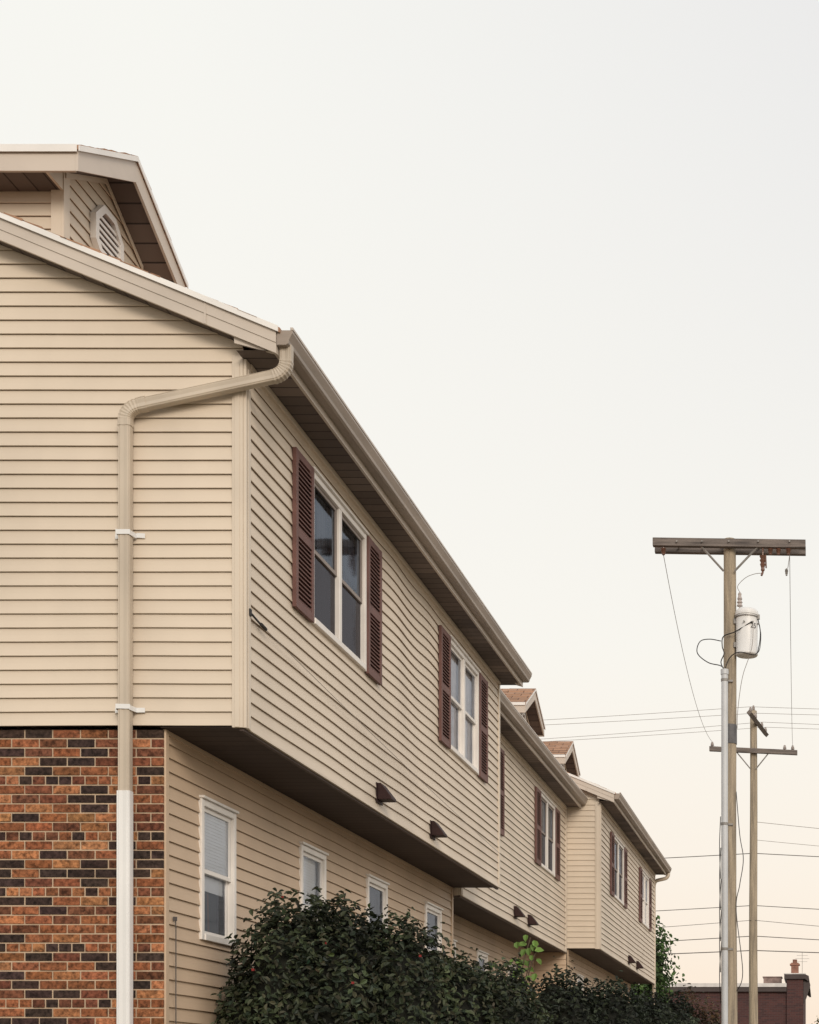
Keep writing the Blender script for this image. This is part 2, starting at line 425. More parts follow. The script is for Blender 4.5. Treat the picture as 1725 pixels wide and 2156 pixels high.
def row_house(name_label, X, Y0, Y1, zb, zt, windows, hoods, dormers, peak=None, rake0=.15, rake1=.15, gable_front=True, wob=None, lower=None, curtains=None, ledge_recess=.607, brick=False):
    depth=11.0; xr=X-depth/2; xb=X-depth; xe=X+.29; sl=.41; zr=zt+.165
    ridge=zr+sl*(xe-xr)
    H=thing("row_house",(X-depth/2,(Y0+Y1)/2,0),name_label,"house","row of attached town houses")
    rb=MB(); th=.035; ya,yb=Y0-rake0,Y1+rake1
    rb.prism([(xe+.03,zr-.41*.03),(xr,ridge),(xb-.32,zr-.012),(xb-.32,zr-.012-th),(xr,ridge-th),(xe+.03,zr-.012-th)],'y',ya-.012,yb+.012)
    x=xe
    rnd=random.Random(4)
    while x>xr and rake0>0:
        l=rnd.uniform(.12,.16); h=rnd.choice((.003,.007,.012,.020)); z0=zr+sl*(xe-x); z1=zr+sl*(xe-x+l)
        rb.prism([(x,z0+.001),(x,z0+h),(x-l,z1+h*.5),(x-l,z1+.001)],'y',ya-.028+rnd.uniform(0,.014),ya+.5)
        x-=l
    build("roof",rb,M_SHIN,H)
    fb=MB(); t=.022
    for (yf,sg) in ((ya,1),(yb,-1)):
        y0,y1=(yf,yf+t) if sg>0 else (yf-t,yf)
        for s in (1,-1):
            xx=xe if s>0 else xb-.29
            fb.prism([(xr,ridge-th-.002),(xx,zr-th-.002),(xx,zr-.19),(xr,ridge-.19)],'y',y0,y1,0)
            yo=(y0-.006,y0-.0005) if sg>0 else (y1+.0005,y1+.006)
            fb.prism([(xr,ridge-.036),(xx,zr-.036),(xx,zr-.115),(xr,ridge-.115)],'y',yo[0],yo[1],0)
            if s>0:
                xs=xx-.50; zs=zr+sl*.50      # overlap joint in the metal wrap
                fb.prism([(xs,zs-.04),(xs-.012,zs-.035),(xs-.012,zs-.185),(xs,zs-.19)],'y',yo[0]-.003 if sg>0 else yo[0],yo[0]-.0005 if sg>0 else yo[1]+.003,0)
            yo=(y0-.024,y0-.0125) if sg>0 else (y1+.0125,y1+.024)
            fb.prism([(xr,ridge+.004),(xx+.02*s,zr+.004-.008),(xx+.02*s,zr-.045),(xr,ridge-.040)],'y',yo[0],yo[1],1)
    fb.box(xe-t,xe,ya+t+.001,yb-t-.001,zt-.02,zr-th-.01,0)
    for (yf,sg) in ((ya,1),(yb,-1)):
        y0,y1=(yf+.004,Y0-.001) if sg>0 else (Y1+.001,yf-.004)
        if y1-y0>.03:
            fb.prism([(xe-.001,zt-.022),(xe-.001,zr-.18),(X-.02,zr-.18+sl*.3),(X-.02,zt+.06)],'y',y0+.02,y0+.038 if sg>0 else y1,0)
    build("fascia",fb,[M_FASC,M_DRIP],H)
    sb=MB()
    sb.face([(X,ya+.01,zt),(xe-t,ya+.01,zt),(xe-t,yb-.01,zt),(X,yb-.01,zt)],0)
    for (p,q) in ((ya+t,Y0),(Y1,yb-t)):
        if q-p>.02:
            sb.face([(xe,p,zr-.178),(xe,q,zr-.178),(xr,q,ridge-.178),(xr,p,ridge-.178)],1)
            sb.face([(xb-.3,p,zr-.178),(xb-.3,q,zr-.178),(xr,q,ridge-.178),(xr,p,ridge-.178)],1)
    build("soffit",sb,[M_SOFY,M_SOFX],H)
    tb=MB()
    tb.box(X+.004,X+.034,Y0+.06,Y1-.01,zt-.045,zt-.002)
    tb.box(X+.004,X+.026,Y0-.018,Y0+.075,zb-.012,zt-.003)
    tb.box(X-.075,X+.0035,Y0-.026,Y0-.004,zb-.012,zt+.02)
    tb.box(X+.0275,X+.032,Y0+.01,Y0+.045,zb-.01,zt-.06)
    tb.box(X-.055,X-.020,Y0-.032,Y0-.0265,zb-.01,zt-.04)
    tb.box(X+.004,X+.026,Y1-.07,Y1-.002,zb-.012,zt-.05)
    tb.box(X+.002,X+.024,Y0+.076,Y1-.08,zb-.014,zb+.004)
    build("trim",tb,M_TRIM,H,bevel=.003)
    gb=MB(); g0=zt+.035; gh=.125
    prof=[(xe+.002,g0),(xe+.07,g0),(xe+.085,g0+.012),(xe+.09,g0+.035),(xe+.108,g0+.07),(xe+.116,g0+.085),(xe+.116,g0+gh-.02),(xe+.104,g0+gh-.02),(xe+.002,g0+gh-.02)]
    gb.prism(prof,'y',ya+.002,yb-.002)
    gb.box(xe+.100,xe+.121,ya+.001,yb-.001,g0+gh-.0195,g0+gh,1)
    # strap joints between gutter lengths
    yy=ya+3.05
    while yy<yb-.5:
        gb.prism([(xe+.004,g0-.002),(xe+.071,g0-.002),(xe+.087,g0+.011),(xe+.092,g0+.035),(xe+.110,g0+.07),(xe+.1185,g0+.085),(xe+.1185,g0+gh-.021),(xe+.1,g0+gh-.021)],'y',yy,yy+.05,0); yy+=3.05
    build("gutter",gb,[M_GUT,M_GUTL],H,bevel=.002)
    wb=MB()
    siding_openings(wb,'y',X,1,Y0+.0,Y1,zb,zt,zb,windows,wob)
    siding(wb,'x',Y0,-1,xb,X,zb,ridge,zb,wobG if gable_front else None)
    siding(wb,'x',Y1,1,xb,X,zb,ridge,zb)
    siding(wb,'y',xb,-1,Y0,Y1,0,zt,zb)
    nR=Vector((sl,0,1)).normalized(); nL=Vector((-sl,0,1)).normalized()
    build("upper_wall",wb,[M_SIDE,M_LIP_SHADE],H,clips=[((xr,0,ridge-.17),nR),((xr,0,ridge-.17),nL)],weld=True)
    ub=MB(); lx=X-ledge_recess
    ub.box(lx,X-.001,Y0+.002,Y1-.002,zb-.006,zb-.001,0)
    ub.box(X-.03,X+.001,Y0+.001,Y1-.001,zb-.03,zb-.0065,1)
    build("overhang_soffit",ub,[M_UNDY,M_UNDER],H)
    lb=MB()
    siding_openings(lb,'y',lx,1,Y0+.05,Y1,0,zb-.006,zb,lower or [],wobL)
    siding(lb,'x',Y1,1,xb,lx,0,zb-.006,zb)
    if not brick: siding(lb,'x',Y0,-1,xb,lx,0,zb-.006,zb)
    build("lower_wall",lb,[M_SIDE_BOUNCE,M_LIP_SHADE],H,weld=True)
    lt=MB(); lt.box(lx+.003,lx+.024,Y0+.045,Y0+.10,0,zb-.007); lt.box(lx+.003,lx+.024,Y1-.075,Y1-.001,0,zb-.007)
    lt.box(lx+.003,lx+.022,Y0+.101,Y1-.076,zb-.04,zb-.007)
    build("corner_trim",lt,M_SIDE_BOUNCE,H,bevel=.003)
    for i,(p,q,r,s) in enumerate(windows):
        make_window(H,X,p,q,r,s,True,(curtains or [M_CURTD]*9)[i])
        make_shutter(H,X,p-.43,p-.005,r-.01,s+.0); make_shutter(H,X,q+.005,q+.43,r-.01,s)
    for (y,z) in hoods: make_hood(H,X,y,z)
    for yc in dormers: make_dormer(H,X-1.717,yc,peak,xr)
    return H

# ================================================================= house A
HA=row_house("beige vinyl-sided town house over brick, maroon shutters, bent downspout",
  -4.193,11.0,19.69,4.145,6.81,
  [(12.40,13.88,5.34,6.59),(16.98,18.44,5.34,6.59)],
  [(14.32,4.306),(16.29,4.30)],[12.47],peak=9.19,
  lower=[(11.67,12.36,2.667,3.757),(13.91,14.61,2.667,3.767),(15.95,16.68,2.667,3.762),(18.30,19.05,2.667,3.766)],
  wob=wobA,curtains=[M_CURTD,M_CURT],brick=True)
make_window(HA,-4.80,11.67,12.36,2.667,3.757,False,M_BLIND,.50)
make_window(HA,-4.80,13.91,14.61,2.667,3.767,False,M_BLIND,.02)
make_window(HA,-4.80,15.95,16.68,2.667,3.762,False,M_CURTD)
make_window(HA,-4.80,18.30,19.05,2.667,3.766,False,M_CURTD)

# brick gable wall: every brick modelled, set in mortar
bb=MB(); CH=.0677; BL=.203; J=.0105
xr0=-4.79; xl0=-15.19; yb0=11.03
rows=int(4.13/CH)
random.seed(5)
def brick_tone():
    r=random.random()
    if r<.32: c=(.275,.105,.050)
    elif r<.50: c=(.36,.160,.075)
    elif r<.72: c=(.165,.064,.038)
    else: c=(.050,.032,.028)
    k=random.uniform(.75,1.22); return tuple(x*k*random.uniform(.94,1.06) for x in c)
for r in range(rows):
    z1=4.128-r*CH; z0=z1-CH+J
    x=xr0; first=True
    while x>xl0:
        L=BL if not(first and r%2) else BL/2-.005
        if r%6==5 and not first: L=BL/2-.0055
        first=False
        x0=max(x-L,xl0)
        pr=random.uniform(-.002,.0035)
        bb.box(x0+J,x,yb0-pr,yb0+.09,z0+random.uniform(-.001,.001),z1,0,brick_tone())
        x-=L
bb.box(xl0,xr0-.005,yb0+.0055,yb0+.08,0,4.13,1)
build("brick_wall",bb,[M_BRICK,M_MORTAR],HA,bevel=0.0025)

def sweep(mb, path, w, d, mi=0, ribs=None):
    prof=[]
    for k in range(28):
        t=2*math.pi*k/28; c,s=math.cos(t),math.sin(t)
        px=math.copysign(abs(c)**.35,c)*w/2; py=math.copysign(abs(s)**.35,s)*d/2
        if abs(px)<w*.44: py*= 1-.13*(k%2)
        prof.append((px,py))
    n=len(mb.v); K=len(prof)
    for i,p in enumerate(path):
        p=Vector(p); dd=(Vector(path[min(i+1,len(path)-1)])-Vector(path[max(i-1,0)])).normalized()
        side=Vector((0,1,0)).cross(dd).normalized(); dep=Vector((0,1,0))
        s=ribs[i] if ribs else 1
        for (a,b) in prof: mb.v.append(tuple(p+side*a*s+dep*b*s))
    for i in range(len(path)-1):
        for k in range(K):
            k2=(k+1)%K; mb.f.append((n+i*K+k,n+i*K+k2,n+(i+1)*K+k2,n+(i+1)*K+k)); mb.m.append(mi); mb.c.append(None)
    mb.f.append(tuple(n+k for k in range(K))); mb.m.append(mi); mb.c.append(None)
    e=n+(len(path)-1)*K; mb.f.append(tuple(e+k for k in range(K))[::-1]); mb.m.append(mi); mb.c.append(None)
def bez(a,b,c,n):
    a,b,c=map(Vector,(a,b,c)); return [tuple((1-t)**2*a+2*t*(1-t)*b+t*t*c) for t in [i/n for i in range(n+1)]]
DY=10.925
ds=part_empty("downspout",(-5.02,DY,0),HA)
p1=MB()
el=bez((-3.855,DY,6.765),(-3.855,DY,6.672),(-3.955,DY,6.648),16)
sweep(p1,[(-3.855,DY,6.87)]+el,.088,.070,0,[1.02]+[1.05 if i%2 else .97 for i in range(17)])
sweep(p1,[(-3.95,DY,6.650),(-4.86,DY,6.455)],.084,.068)
el2=bez((-4.90,DY,6.447),(-5.015,DY,6.425),(-5.015,DY,6.33),16)
sweep(p1,el2,.090,.072,0,[1.05 if i%2 else .97 for i in range(17)])
sweep(p1,[(-5.015,DY,6.34),(-5.018,DY,3.60)],.086,.070)
sweep(p1,[(-5.015,DY,6.335),(-5.015,DY,6.29)],.096,.078)
sweep(p1,[(-4.858,DY,6.456),(-4.905,DY,6.446)],.096,.078)
build("pipe",p1,M_DOWN,ds)
p2=MB(); sweep(p2,[(-5.02,DY,3.66),(-5.022,DY,0.05)],.097,.080)
build("plastic_pipe",p2,M_PVC,ds)
for z in (5.52,4.26):
    s=MB()
    pts=[(-5.115,10.975),(-5.078,10.972),(-5.070,10.885),(-4.966,10.885),(-4.958,10.972),(-4.90,10.978)]
    for i in range(5):
        (x0,y0),(x1,y1)=pts[i],pts[i+1]
        tl=.006*math.sin(i*2+z)
        s.face([(x0,y0,z-.017+tl),(x1,y1,z-.017+tl*.5),(x1,y1,z+.017+tl*.5),(x0,y0,z+.017+tl)])
    o=build("strap",s,M_PVC,ds,weld=True)
    m=o.modifiers.new("t",'SOLIDIFY'); m.thickness=.004

def cat(a,b,sag,n=24):
    a,b=Vector(a),Vector(b)
    return [tuple(a.lerp(b,i/n)-Vector((0,0,4*sag*(i/n)*(1-i/n)))) for i in range(n+1)]
cb=MB()
cb.tube([(-4.18,11.03,4.99),(-4.15,11.05,4.975),(-4.15,11.12,4.965),(-4.15,11.2,4.957)],.008,6,0)
cb.tube([(-4.148,11.22,4.956),(-4.148,11.32,4.948)],.013,8,0)
cb.box(-4.18,-4.15,11.02,11.05,4.96,5.01)
build("cable_anchor",cb,M_BLACK,HA)
cb=MB(); cb.tube(cat((-4.15,11.32,4.948),(-4.10,19.6,4.52),.03),.0026,5,0)
build("cable",cb,M_WIRE,HA)
cb=MB(); cb.tube([(-4.77,11.19,2.78),(-4.765,11.19,2.70),(-4.77,11.2,2.2),(-4.772,11.21,1.6),(-4.77,11.2,.4)],.004,6)
cb.box(-4.782,-4.76,11.178,11.200,2.755,2.785)
build("cable",cb,M_COMM,HA)

# ================================================================= houses B, C
HB=row_house("beige vinyl-sided town house set back with maroon shutters",
  -4.70,19.715,27.87,4.055,6.72,
  [(20.40,21.85,5.25,6.49),(25.22,26.62,5.25,6.48)],[(23.2,4.23),(24.3,4.227)],[],rake0=0.0,rake1=0.0,
  lower=[(21.2,21.9,2.55,3.65),(23.3,24.0,2.55,3.65),(25.6,26.3,2.55,3.65)],wob=wobL,curtains=[M_CURTD,M_CURTD],gable_front=False)
for y in (21.2,23.3,25.6): make_window(HB,-5.307,y,y+.7,2.55,3.65,False,M_CURTD)
HC=row_house("beige town house with small gable dormers and maroon shutters",
  -4.08,27.90,37.1,4.12,6.81,
  [(29.62,31.15,5.30,6.50),(34.25,35.68,5.30,6.50)],[(32.06,4.27),(33.46,4.27)],[29.3,33.72],peak=9.28,
  lower=[(29.0,29.7,2.62,3.72),(33.0,33.7,2.62,3.72)],wob=wobL,curtains=[M_CURTD,M_CURT],gable_front=True)
for y in (29.0,33.0): make_window(HC,-4.687,y,y+.7,2.62,3.72,False,M_CURTD)
d=MB()
d.tube(bez((-3.74,37.15,6.84),(-3.74,37.15,6.72),(-3.84,37.15,6.70),6)+[(-4.02,37.16,6.66)]+bez((-4.02,37.16,6.66),(-4.10,37.2,6.63),(-4.10,37.2,6.5),5)+[(-4.10,37.2,.1)],.045,10)
build("downspout",d,M_DOWN,HC,smooth=True)
d=MB()
d.tube(bez((-4.86,19.9,4.05),(-4.9,19.9,3.94),(-5.05,19.9,3.92),6)+bez((-5.05,19.9,3.92),(-5.22,19.9,3.9),(-5.22,19.9,3.75),6)+[(-5.22,19.9,.1)],.045,10)
build("downspout",d,M_PVC,HB,smooth=True)

# ================================================================= ground
g=MB(); g.face([(-400,-150,0),(400,-150,0),(400,900,0),(-400,900,0)])
M_GRASS=surf("ground_grass",(.16,.13,.075),.95,.2,.6,bump=.5,bscale=30,tint=(.09,.08,.04))
build("ground",g,M_GRASS,kind="structure")
g=MB(); g.face([(-1.2,-60,.004),(9,-60,.004),(9,52,.004),(-1.2,52,.004)])
build("road",g,surf("worn_concrete",(.30,.25,.20),.9,.15,1.2,bump=.4,bscale=120),kind="structure")

# ================================================================= utility poles
def insulator(mb,x,y,z,h=.16,r=.05,mi=0,up=True):
    s=1 if up else -1
    pr=[(.012,z),(.012,z+s*h*.15),(r,z+s*h*.2),(r*.6,z+s*h*.35),(r*.95,z+s*h*.4),(r*.55,z+s*h*.55),(r*.85,z+s*h*.6),(r*.5,z+s*h*.78),(r*.6,z+s*h*.9),(r*.2,z+s*h)]
    mb.lathe(x,y,pr,12,mi)

P1=thing("utility_pole",(-1.47,24.4,0),"weathered wooden utility pole with grey transformer and double crossarm","utility pole","wooden utility poles")
mb=MB(); px,py=-1.47,24.4
path=[];rs=[]
for i in range(40):
    z=10.38*i/39; path.append((px+.006*math.sin(z*.9),py+.005*math.cos(z*.7),z)); rs.append(.130-.032*i/39+.003*noise.noise(Vector((0,0,z*3))))
mb.tube(path,rs,20); build("shaft",mb,M_WOOD,P1,smooth=True)
for y0 in (24.20,24.50):
    a=MB()
    a.prism([(-2.69,10.215),(-.245,10.18),(-.245,10.31),(-2.69,10.345)],'y',y0,y0+.095)
    build("crossarm",a,M_ARM,P1,bevel=.006)
for (sx,tx,z1) in ((-1.56,-1.94,10.24),(-1.38,-1.0,10.22)):
    a=MB(); a.tube([(sx,24.27,9.83),(tx,24.24,z1)],.018,6); build("brace",a,M_STEEL,P1)
for x in (-2.52,-.52,-.68,-.81):
    a=MB(); insulator(a,x,24.245,10.20,.13,.045,0,False); build("insulator",a,M_PORC,P1)
a=MB(); a.tube([(-.93,24.24,10.19),(-.93,24.24,10.10)],.012,6); insulator(a,-.93,24.24,10.12,.32,.055,0,False)
a.tube([(-.93,24.24,9.80),(-.95,24.22,9.74)],.018,6); a.tube([(-.885,24.23,10.07),(-.875,24.22,9.86)],.012,6)
build("fuse_cutout",a,M_PORC,P1)
a=MB(); a.tube([(-.50,24.245,10.08),(-.53,24.245,9.86)],.006,5); insulator(a,-.55,24.24,9.86,.12,.03,0,False); build("hanging_clamp",a,M_STEEL,P1)
for x in (-1.9,-1.47,-1.0,-2.3,-.5):
    a=MB(); a.tube([(x,24.16,10.27),(x,24.64,10.27)],.014,6); build("bolt",a,M_STEEL,P1)
T=part_empty("transformer",(-1.20,24.33,8.48),P1)
a=MB(); cx,cy=-1.19,24.33
a.lathe(cx,cy,[(.02,8.485),(.165,8.485),(.178,8.50),(.178,8.53),(.172,8.54),(.176,9.12),(.188,9.125),(.190,9.16),(.184,9.165),(.182,9.19),(.15,9.225),(.06,9.245),(.005,9.248)],36)
o=build("tank",a,M_GREYM,T,smooth=True); m=o.modifiers.new("es",'EDGE_SPLIT'); m.split_angle=math.radians(40)
a=MB(); a.lathe(cx,cy,[(.181,9.085),(.196,9.088),(.196,9.10),(.181,9.103)],36); a.box(cx+.15,cx+.21,cy-.07,cy-.02,9.06,9.13)
build("lid_band",a,M_STEEL,T)
a=MB(); insulator(a,-1.30,24.27,9.21,.28,.05); build("bushing",a,M_PORCL,T)
for ang in (-100,-60,-20):
    a=MB()
    x=cx+.185*math.cos(math.radians(ang)); y=cy+.185*math.sin(math.radians(ang)); a.tube([(x,y,8.98),(x+.03*math.cos(math.radians(ang)),y+.03*math.sin(math.radians(ang)),8.98)],.014,8)
    build("terminal",a,M_STEEL,T)
for z in (8.62,9.0):
    a=MB(); a.box(-1.40,-1.35,24.3,24.4,z,z+.08); build("mounting_bracket",a,M_STEEL,T)
fc=bpy.data.curves.new("num",'FONT'); fc.body="25"; fc.size=.115; fc.extrude=.002; fc.align_x='CENTER'; fc.align_y='CENTER'
to=bpy.data.objects.new("num",fc); link(to)
bpy.context.view_layer.update()
dg=bpy.context.evaluated_depsgraph_get(); tm=bpy.data.meshes.new_from_object(to.evaluated_get(dg))
bpy.data.objects.remove(to)
ang0=math.radians(-50)
for v in tm.vertices:
    a_=ang0+v.co.x/.176; rr=.1785+v.co.z
    v.co=Vector((rr*math.cos(a_),rr*math.sin(a_),v.co.y))
tm.materials.append(M_WRAP)
num=bpy.data.objects.new("number_marking",tm); link(num); num.parent=T; num.location=Vector((cx,cy,8.93))-WLOC[T.name]
CX,CYY=-1.540,24.235
a=MB(); a.tube([(CX,CYY,0),(CX,CYY,8.16)],.054,16); a.tube([(CX,CYY,8.16),(CX,CYY,8.24)],.064,16)
build("conduit",a,surf("grey_conduit",(.55,.58,.62),.4,.06,3),P1,smooth=False)
for z in (8.05,5.75,3.75,2.2):
    a=MB(); a.tube([(CX,CYY,z),(CX,CYY,z+.04)],.061,14); a.box(CX-.02,px+.06,CYY+.03,CYY+.07,z+.005,z+.035); build("conduit_clamp",a,M_STEEL,P1)
a=MB(); a.lathe(px,py,[(.117,7.08),(.119,7.09),(.118,7.38),(.115,7.39)],20); build("guard_wrap",a,M_WRAP,P1)
a=MB()
def curve(pts,n=8):
    P=[Vector(p) for p in pts]; P=[P[0]]+P+[P[-1]]; out=[]
    for i in range(1,len(P)-2):
        for k in range(n):
            t=k/n; a0,a1,a2,a3=P[i-1],P[i],P[i+1],P[i+2]
            out.append(tuple(.5*((2*a1)+(-a0+a2)*t+(2*a0-5*a1+4*a2-a3)*t*t+(-a0+3*a1-3*a2+a3)*t**3)))
    out.append(tuple(P[-2])); return out
a.tube(curve([(CX,24.23,8.22),(-1.60,24.2,8.29),(-1.80,24.15,8.33),(-1.97,24.15,8.48),(-1.93,24.15,8.66),(-1.78,24.18,8.71),(-1.60,24.25,8.70)]),.008,6)
a.tube(curve([(CX,24.24,8.22),(-1.60,24.25,8.36),(-1.55,24.25,8.50),(-1.58,24.25,8.62),(-1.56,24.27,8.78),(-1.36,24.2,8.84),(-1.1,24.14,8.98)]),.009,6)
a.tube(curve([(CX,24.22,8.22),(-1.46,24.22,8.42),(-1.3,24.1,8.48),(-1.05,24.1,8.44),(-.99,24.2,8.6),(-.97,24.25,8.85),(-1.01,24.3,9.07)]),.008,6)
a.tube(curve([(-1.0,24.3,9.0),(-.96,24.22,8.8),(-.98,24.2,8.55),(-1.05,24.15,8.45)]),.006,6)
build("service_cable",a,M_BLACK,P1)
a=MB()
a.tube(curve([(-1.30,24.27,9.49),(-1.33,24.24,9.58),(-1.2,24.2,9.70),(-1.05,24.2,9.76),(-.94,24.23,9.78)]),.005,5)
a.tube(curve([(-1.08,24.12,8.98),(-1.1,24.1,8.55),(-1.25,24.15,8.1),(-1.33,24.25,7.6),(-1.34,24.25,7.3)]),.005,5)
build("jumper_wire",a,M_WIRE,P1)
a=MB()
for k in range(5):
    a.tube(curve([(-1.61+.004*k,24.3,5.9-.5*k),(-1.625,24.28,5.4-.5*k),(-1.61,24.3,4.9-.5*k)]),.007,5)
a.tube(curve([(-1.36,24.3,6.3),(-1.30,24.25,5.6),(-1.24,24.2,5.2),(-1.30,24.25,4.8),(-1.36,24.3,4.4),(-1.25,24.2,3.4),(-1.35,24.3,3.1)]),.007,5)
build("telephone_cable",a,M_BLACK,P1)

P2=thing("utility_pole",(-1.87,42,0),"taller bare wooden utility pole with two crossarms","utility pole","wooden utility poles")
mb=MB(); path=[];rs=[]
for i in range(30):
    z=12.03*i/29; path.append((-1.87+.008*math.sin(z*.8),42,z)); rs.append(.135-.04*i/29)
mb.tube(path,rs,16); build("shaft",mb,M_WOOD,P2,smooth=True)
a=MB(); a.prism([(-3.08,10.88),(-.65,10.77),(-.65,10.90),(-3.08,11.01)],'y',41.78,41.88); build("crossarm",a,M_ARM,P2,bevel=.006)
a=MB(); a.tube([(-1.93,40.75,11.68),(-1.56,43.3,11.68)],.075,4); build("crossarm",a,M_ARM,P2)
for (sx,tx) in ((-1.95,-2.35),(-1.79,-1.4)):
    a=MB(); a.tube([(sx,41.85,10.4),(tx,41.83,10.88)],.018,6); build("brace",a,M_STEEL,P2)
for (x,z) in ((-3.0,11.0),(-1.0,10.91),(-.78,10.9)):
    a=MB(); insulator(a,x,41.83,z,.14,.055); build("insulator",a,M_PORCL,P2)
INS=[(-1.90,40.9),(-1.80,41.6),(-1.66,42.6),(-1.58,43.2)]
for (x,y) in INS:
    a=MB(); insulator(a,x,y,11.73,.14,.05); build("insulator",a,M_PORCL,P2)
a=MB(); insulator(a,-1.87,42,12.03,.16,.05); build("insulator",a,M_PORCL,P2)

# ================================================================= overhead wires
def wire(pts, r, mat=M_WIRE, lab="thin overhead power line sagging between utility poles"):
    mb=MB(); mb.tube(pts,r,5,0)
    return build("power_line",mb,mat,label=lab,category="power line",group="overhead power lines")
wire(cat((-2.52,24.24,10.08),(-3.0,41.83,11.14),.55,40),.005)
wire(cat((-.50,24.24,10.08),(-.78,41.83,11.04),.62,40),.005)
for (x,y,z,s) in [(-1.90,40.9,11.87,.72),(-1.80,41.6,11.87,.62),(-1.66,42.6,11.87,.9),(-1.58,43.2,11.87,.75)]:
    wire(cat((x-44,y,z-.3),(x,y,z),s,50)[:-1]+cat((x,y,z),(x+44,y,z+.2),s*.6,50),.0058)
for (y,z,r,s,q) in [(42.1,8.10,.011,.55,0),(42.1,6.65,.010,.5,.3),(41.9,6.22,.007,.7,.5),(42.1,5.80,.011,.55,.2),(42.1,5.40,.013,.4,0)]:
    wire(cat((-46,y,z-.3-q),(-1.87,y,z),s,50)[:-1]+cat((-1.87,y,z),(42,y+3,z+.3),s*(1+q),50),r,M_COMM,"thick dark communication line strung across below the power lines")
wire(cat((-1.76,42,8.95),(40,42,9.2),1.2,50),.007,M_WIRE)
wire(cat((-1.76,42,8.45),(40,44,8.6),1.0,50),.006,M_WIRE)

# ================================================================= distant brick building
DB=thing("brick_building",(-3.2,64,0),"low dark red brick building with pale roof coping and chimney","building")
def brickmat():
    m,nt,b=new_mat("dark_red_brick"); N=nt.nodes; L=nt.links
    geo=N.new("ShaderNodeNewGeometry"); sx=N.new("ShaderNodeSeparateXYZ"); L.new(geo.outputs["Position"],sx.inputs[0])
    ad=N.new("ShaderNodeMath"); ad.operation='ADD'; L.new(sx.outputs[0],ad.inputs[0]); L.new(sx.outputs[1],ad.inputs[1])
    cx=N.new("ShaderNodeCombineXYZ"); L.new(ad.outputs[0],cx.inputs[0]); L.new(sx.outputs[2],cx.inputs[1])
    br=N.new("ShaderNodeTexBrick"); br.inputs["Scale"].default_value=1; br.inputs["Brick Width"].default_value=.21; br.inputs["Row Height"].default_value=.07; br.inputs["Mortar Size"].default_value=.006
    br.inputs["Color1"].default_value=(.09,.034,.032,1); br.inputs["Color2"].default_value=(.05,.022,.024,1); br.inputs["Mortar"].default_value=(.08,.06,.058,1)
    L.new(cx.outputs[0],br.inputs["Vector"]); L.new(br.outputs["Color"],b.inputs["Base Color"]); b.inputs["Roughness"].default_value=.9
    return m
M_DB=brickmat()
M_STONE=surf("pale_coping",(.70,.68,.68),.8,.1,3)
M_DTRIM=surf("dark_cornice",(.06,.045,.045),.7,.1,3)
a=MB(); a.box(-8,-.75,60,70,0,5.42); a.box(-1.35,-.70,59.9,70.1,0,5.92); build("wall",a,M_DB,DB)
a=MB(); a.box(-8.1,-1.36,59.85,70.1,5.42,5.60,1); a.box(-8.12,-1.36,59.83,70.1,5.605,5.75,0); a.prism([(-1.45,5.92),(-.62,5.92),(-.52,5.83),(-.45,5.84),(-.48,6.04),(-.62,6.10),(-1.45,6.10)],'y',59.8,70.2,1); a.box(-1.46,-.60,59.79,70.2,6.105,6.145,0); build("coping",a,[M_STONE,M_DTRIM],DB)
a=MB(); a.prism([(-.69,4.95),(-.58,5.2),(-.42,5.70),(-.45,5.82),(-.69,5.82)],'y',59.9,60.6); build("bracket",a,M_DTRIM,DB)
a=MB(); a.box(-1.20,-.90,61,61.4,6.15,6.66,0); a.box(-1.25,-.85,60.95,61.45,6.56,6.62,0); a.tube([(-1.05,61.2,6.66),(-1.05,61.2,6.80)],.09,10); build("chimney",a,surf("orange_brick",(.30,.15,.11),.9,.2,6),DB)
a=MB(); a.box(-2.35,-1.62,62,62.8,5.76,6.14); a.box(-2.39,-1.58,61.96,62.84,6.14,6.18); a.box(-2.2,-1.98,61.97,61.998,5.85,6.08); build("roof_unit",a,surf("unit_paint",(.27,.19,.17),.7,.2,5),DB,bevel=.02)
a=MB(); a.tube([(-.75,61,6.1),(-.75,61,7.1)],.010,5)
for z,l in ((6.95,.22),(6.82,.28),(6.7,.2)): a.tube([(-.75-l,61,z),(-.75+l,61,z)],.006,5)
build("antenna",a,M_STEEL,DB)

# ================================================================= foliage
def leaf(mb,p,nrm,size,col,wid=.5):
    n=nrm.normalized()
    a=n.cross(Vector((random.uniform(-1,1),random.uniform(-1,1),random.uniform(-1,1))))
    if a.length<1e-3: return
    a.normalize(); b=n.cross(a); L=size; W=size*wid; f=.14*size
    c=p
    base=c-a*L*.5; tip=c+a*L*.5-n*f*.9
    l1=c-a*L*.22+b*W*.5+n*f; l2=c+a*L*.18+b*W*.42+n*f*.7
    r1=c-a*L*.22-b*W*.5+n*f; r2=c+a*L*.18-b*W*.42+n*f*.7
    k=len(mb.v); mb.v.extend([tuple(q) for q in (base,l1,l2,tip,r2,r1)])
    mb.f.append((k,k+3,k+2,k+1)); mb.f.append((k,k+5,k+4,k+3)); mb.m.extend([0,0]); mb.c.extend([col,col]); mb.usec=True
def rdir():
    z=random.uniform(-1,1); t=random.uniform(0,2*math.pi); r=math.sqrt(1-z*z); return Vector((r*math.cos(t),r*math.sin(t),z))
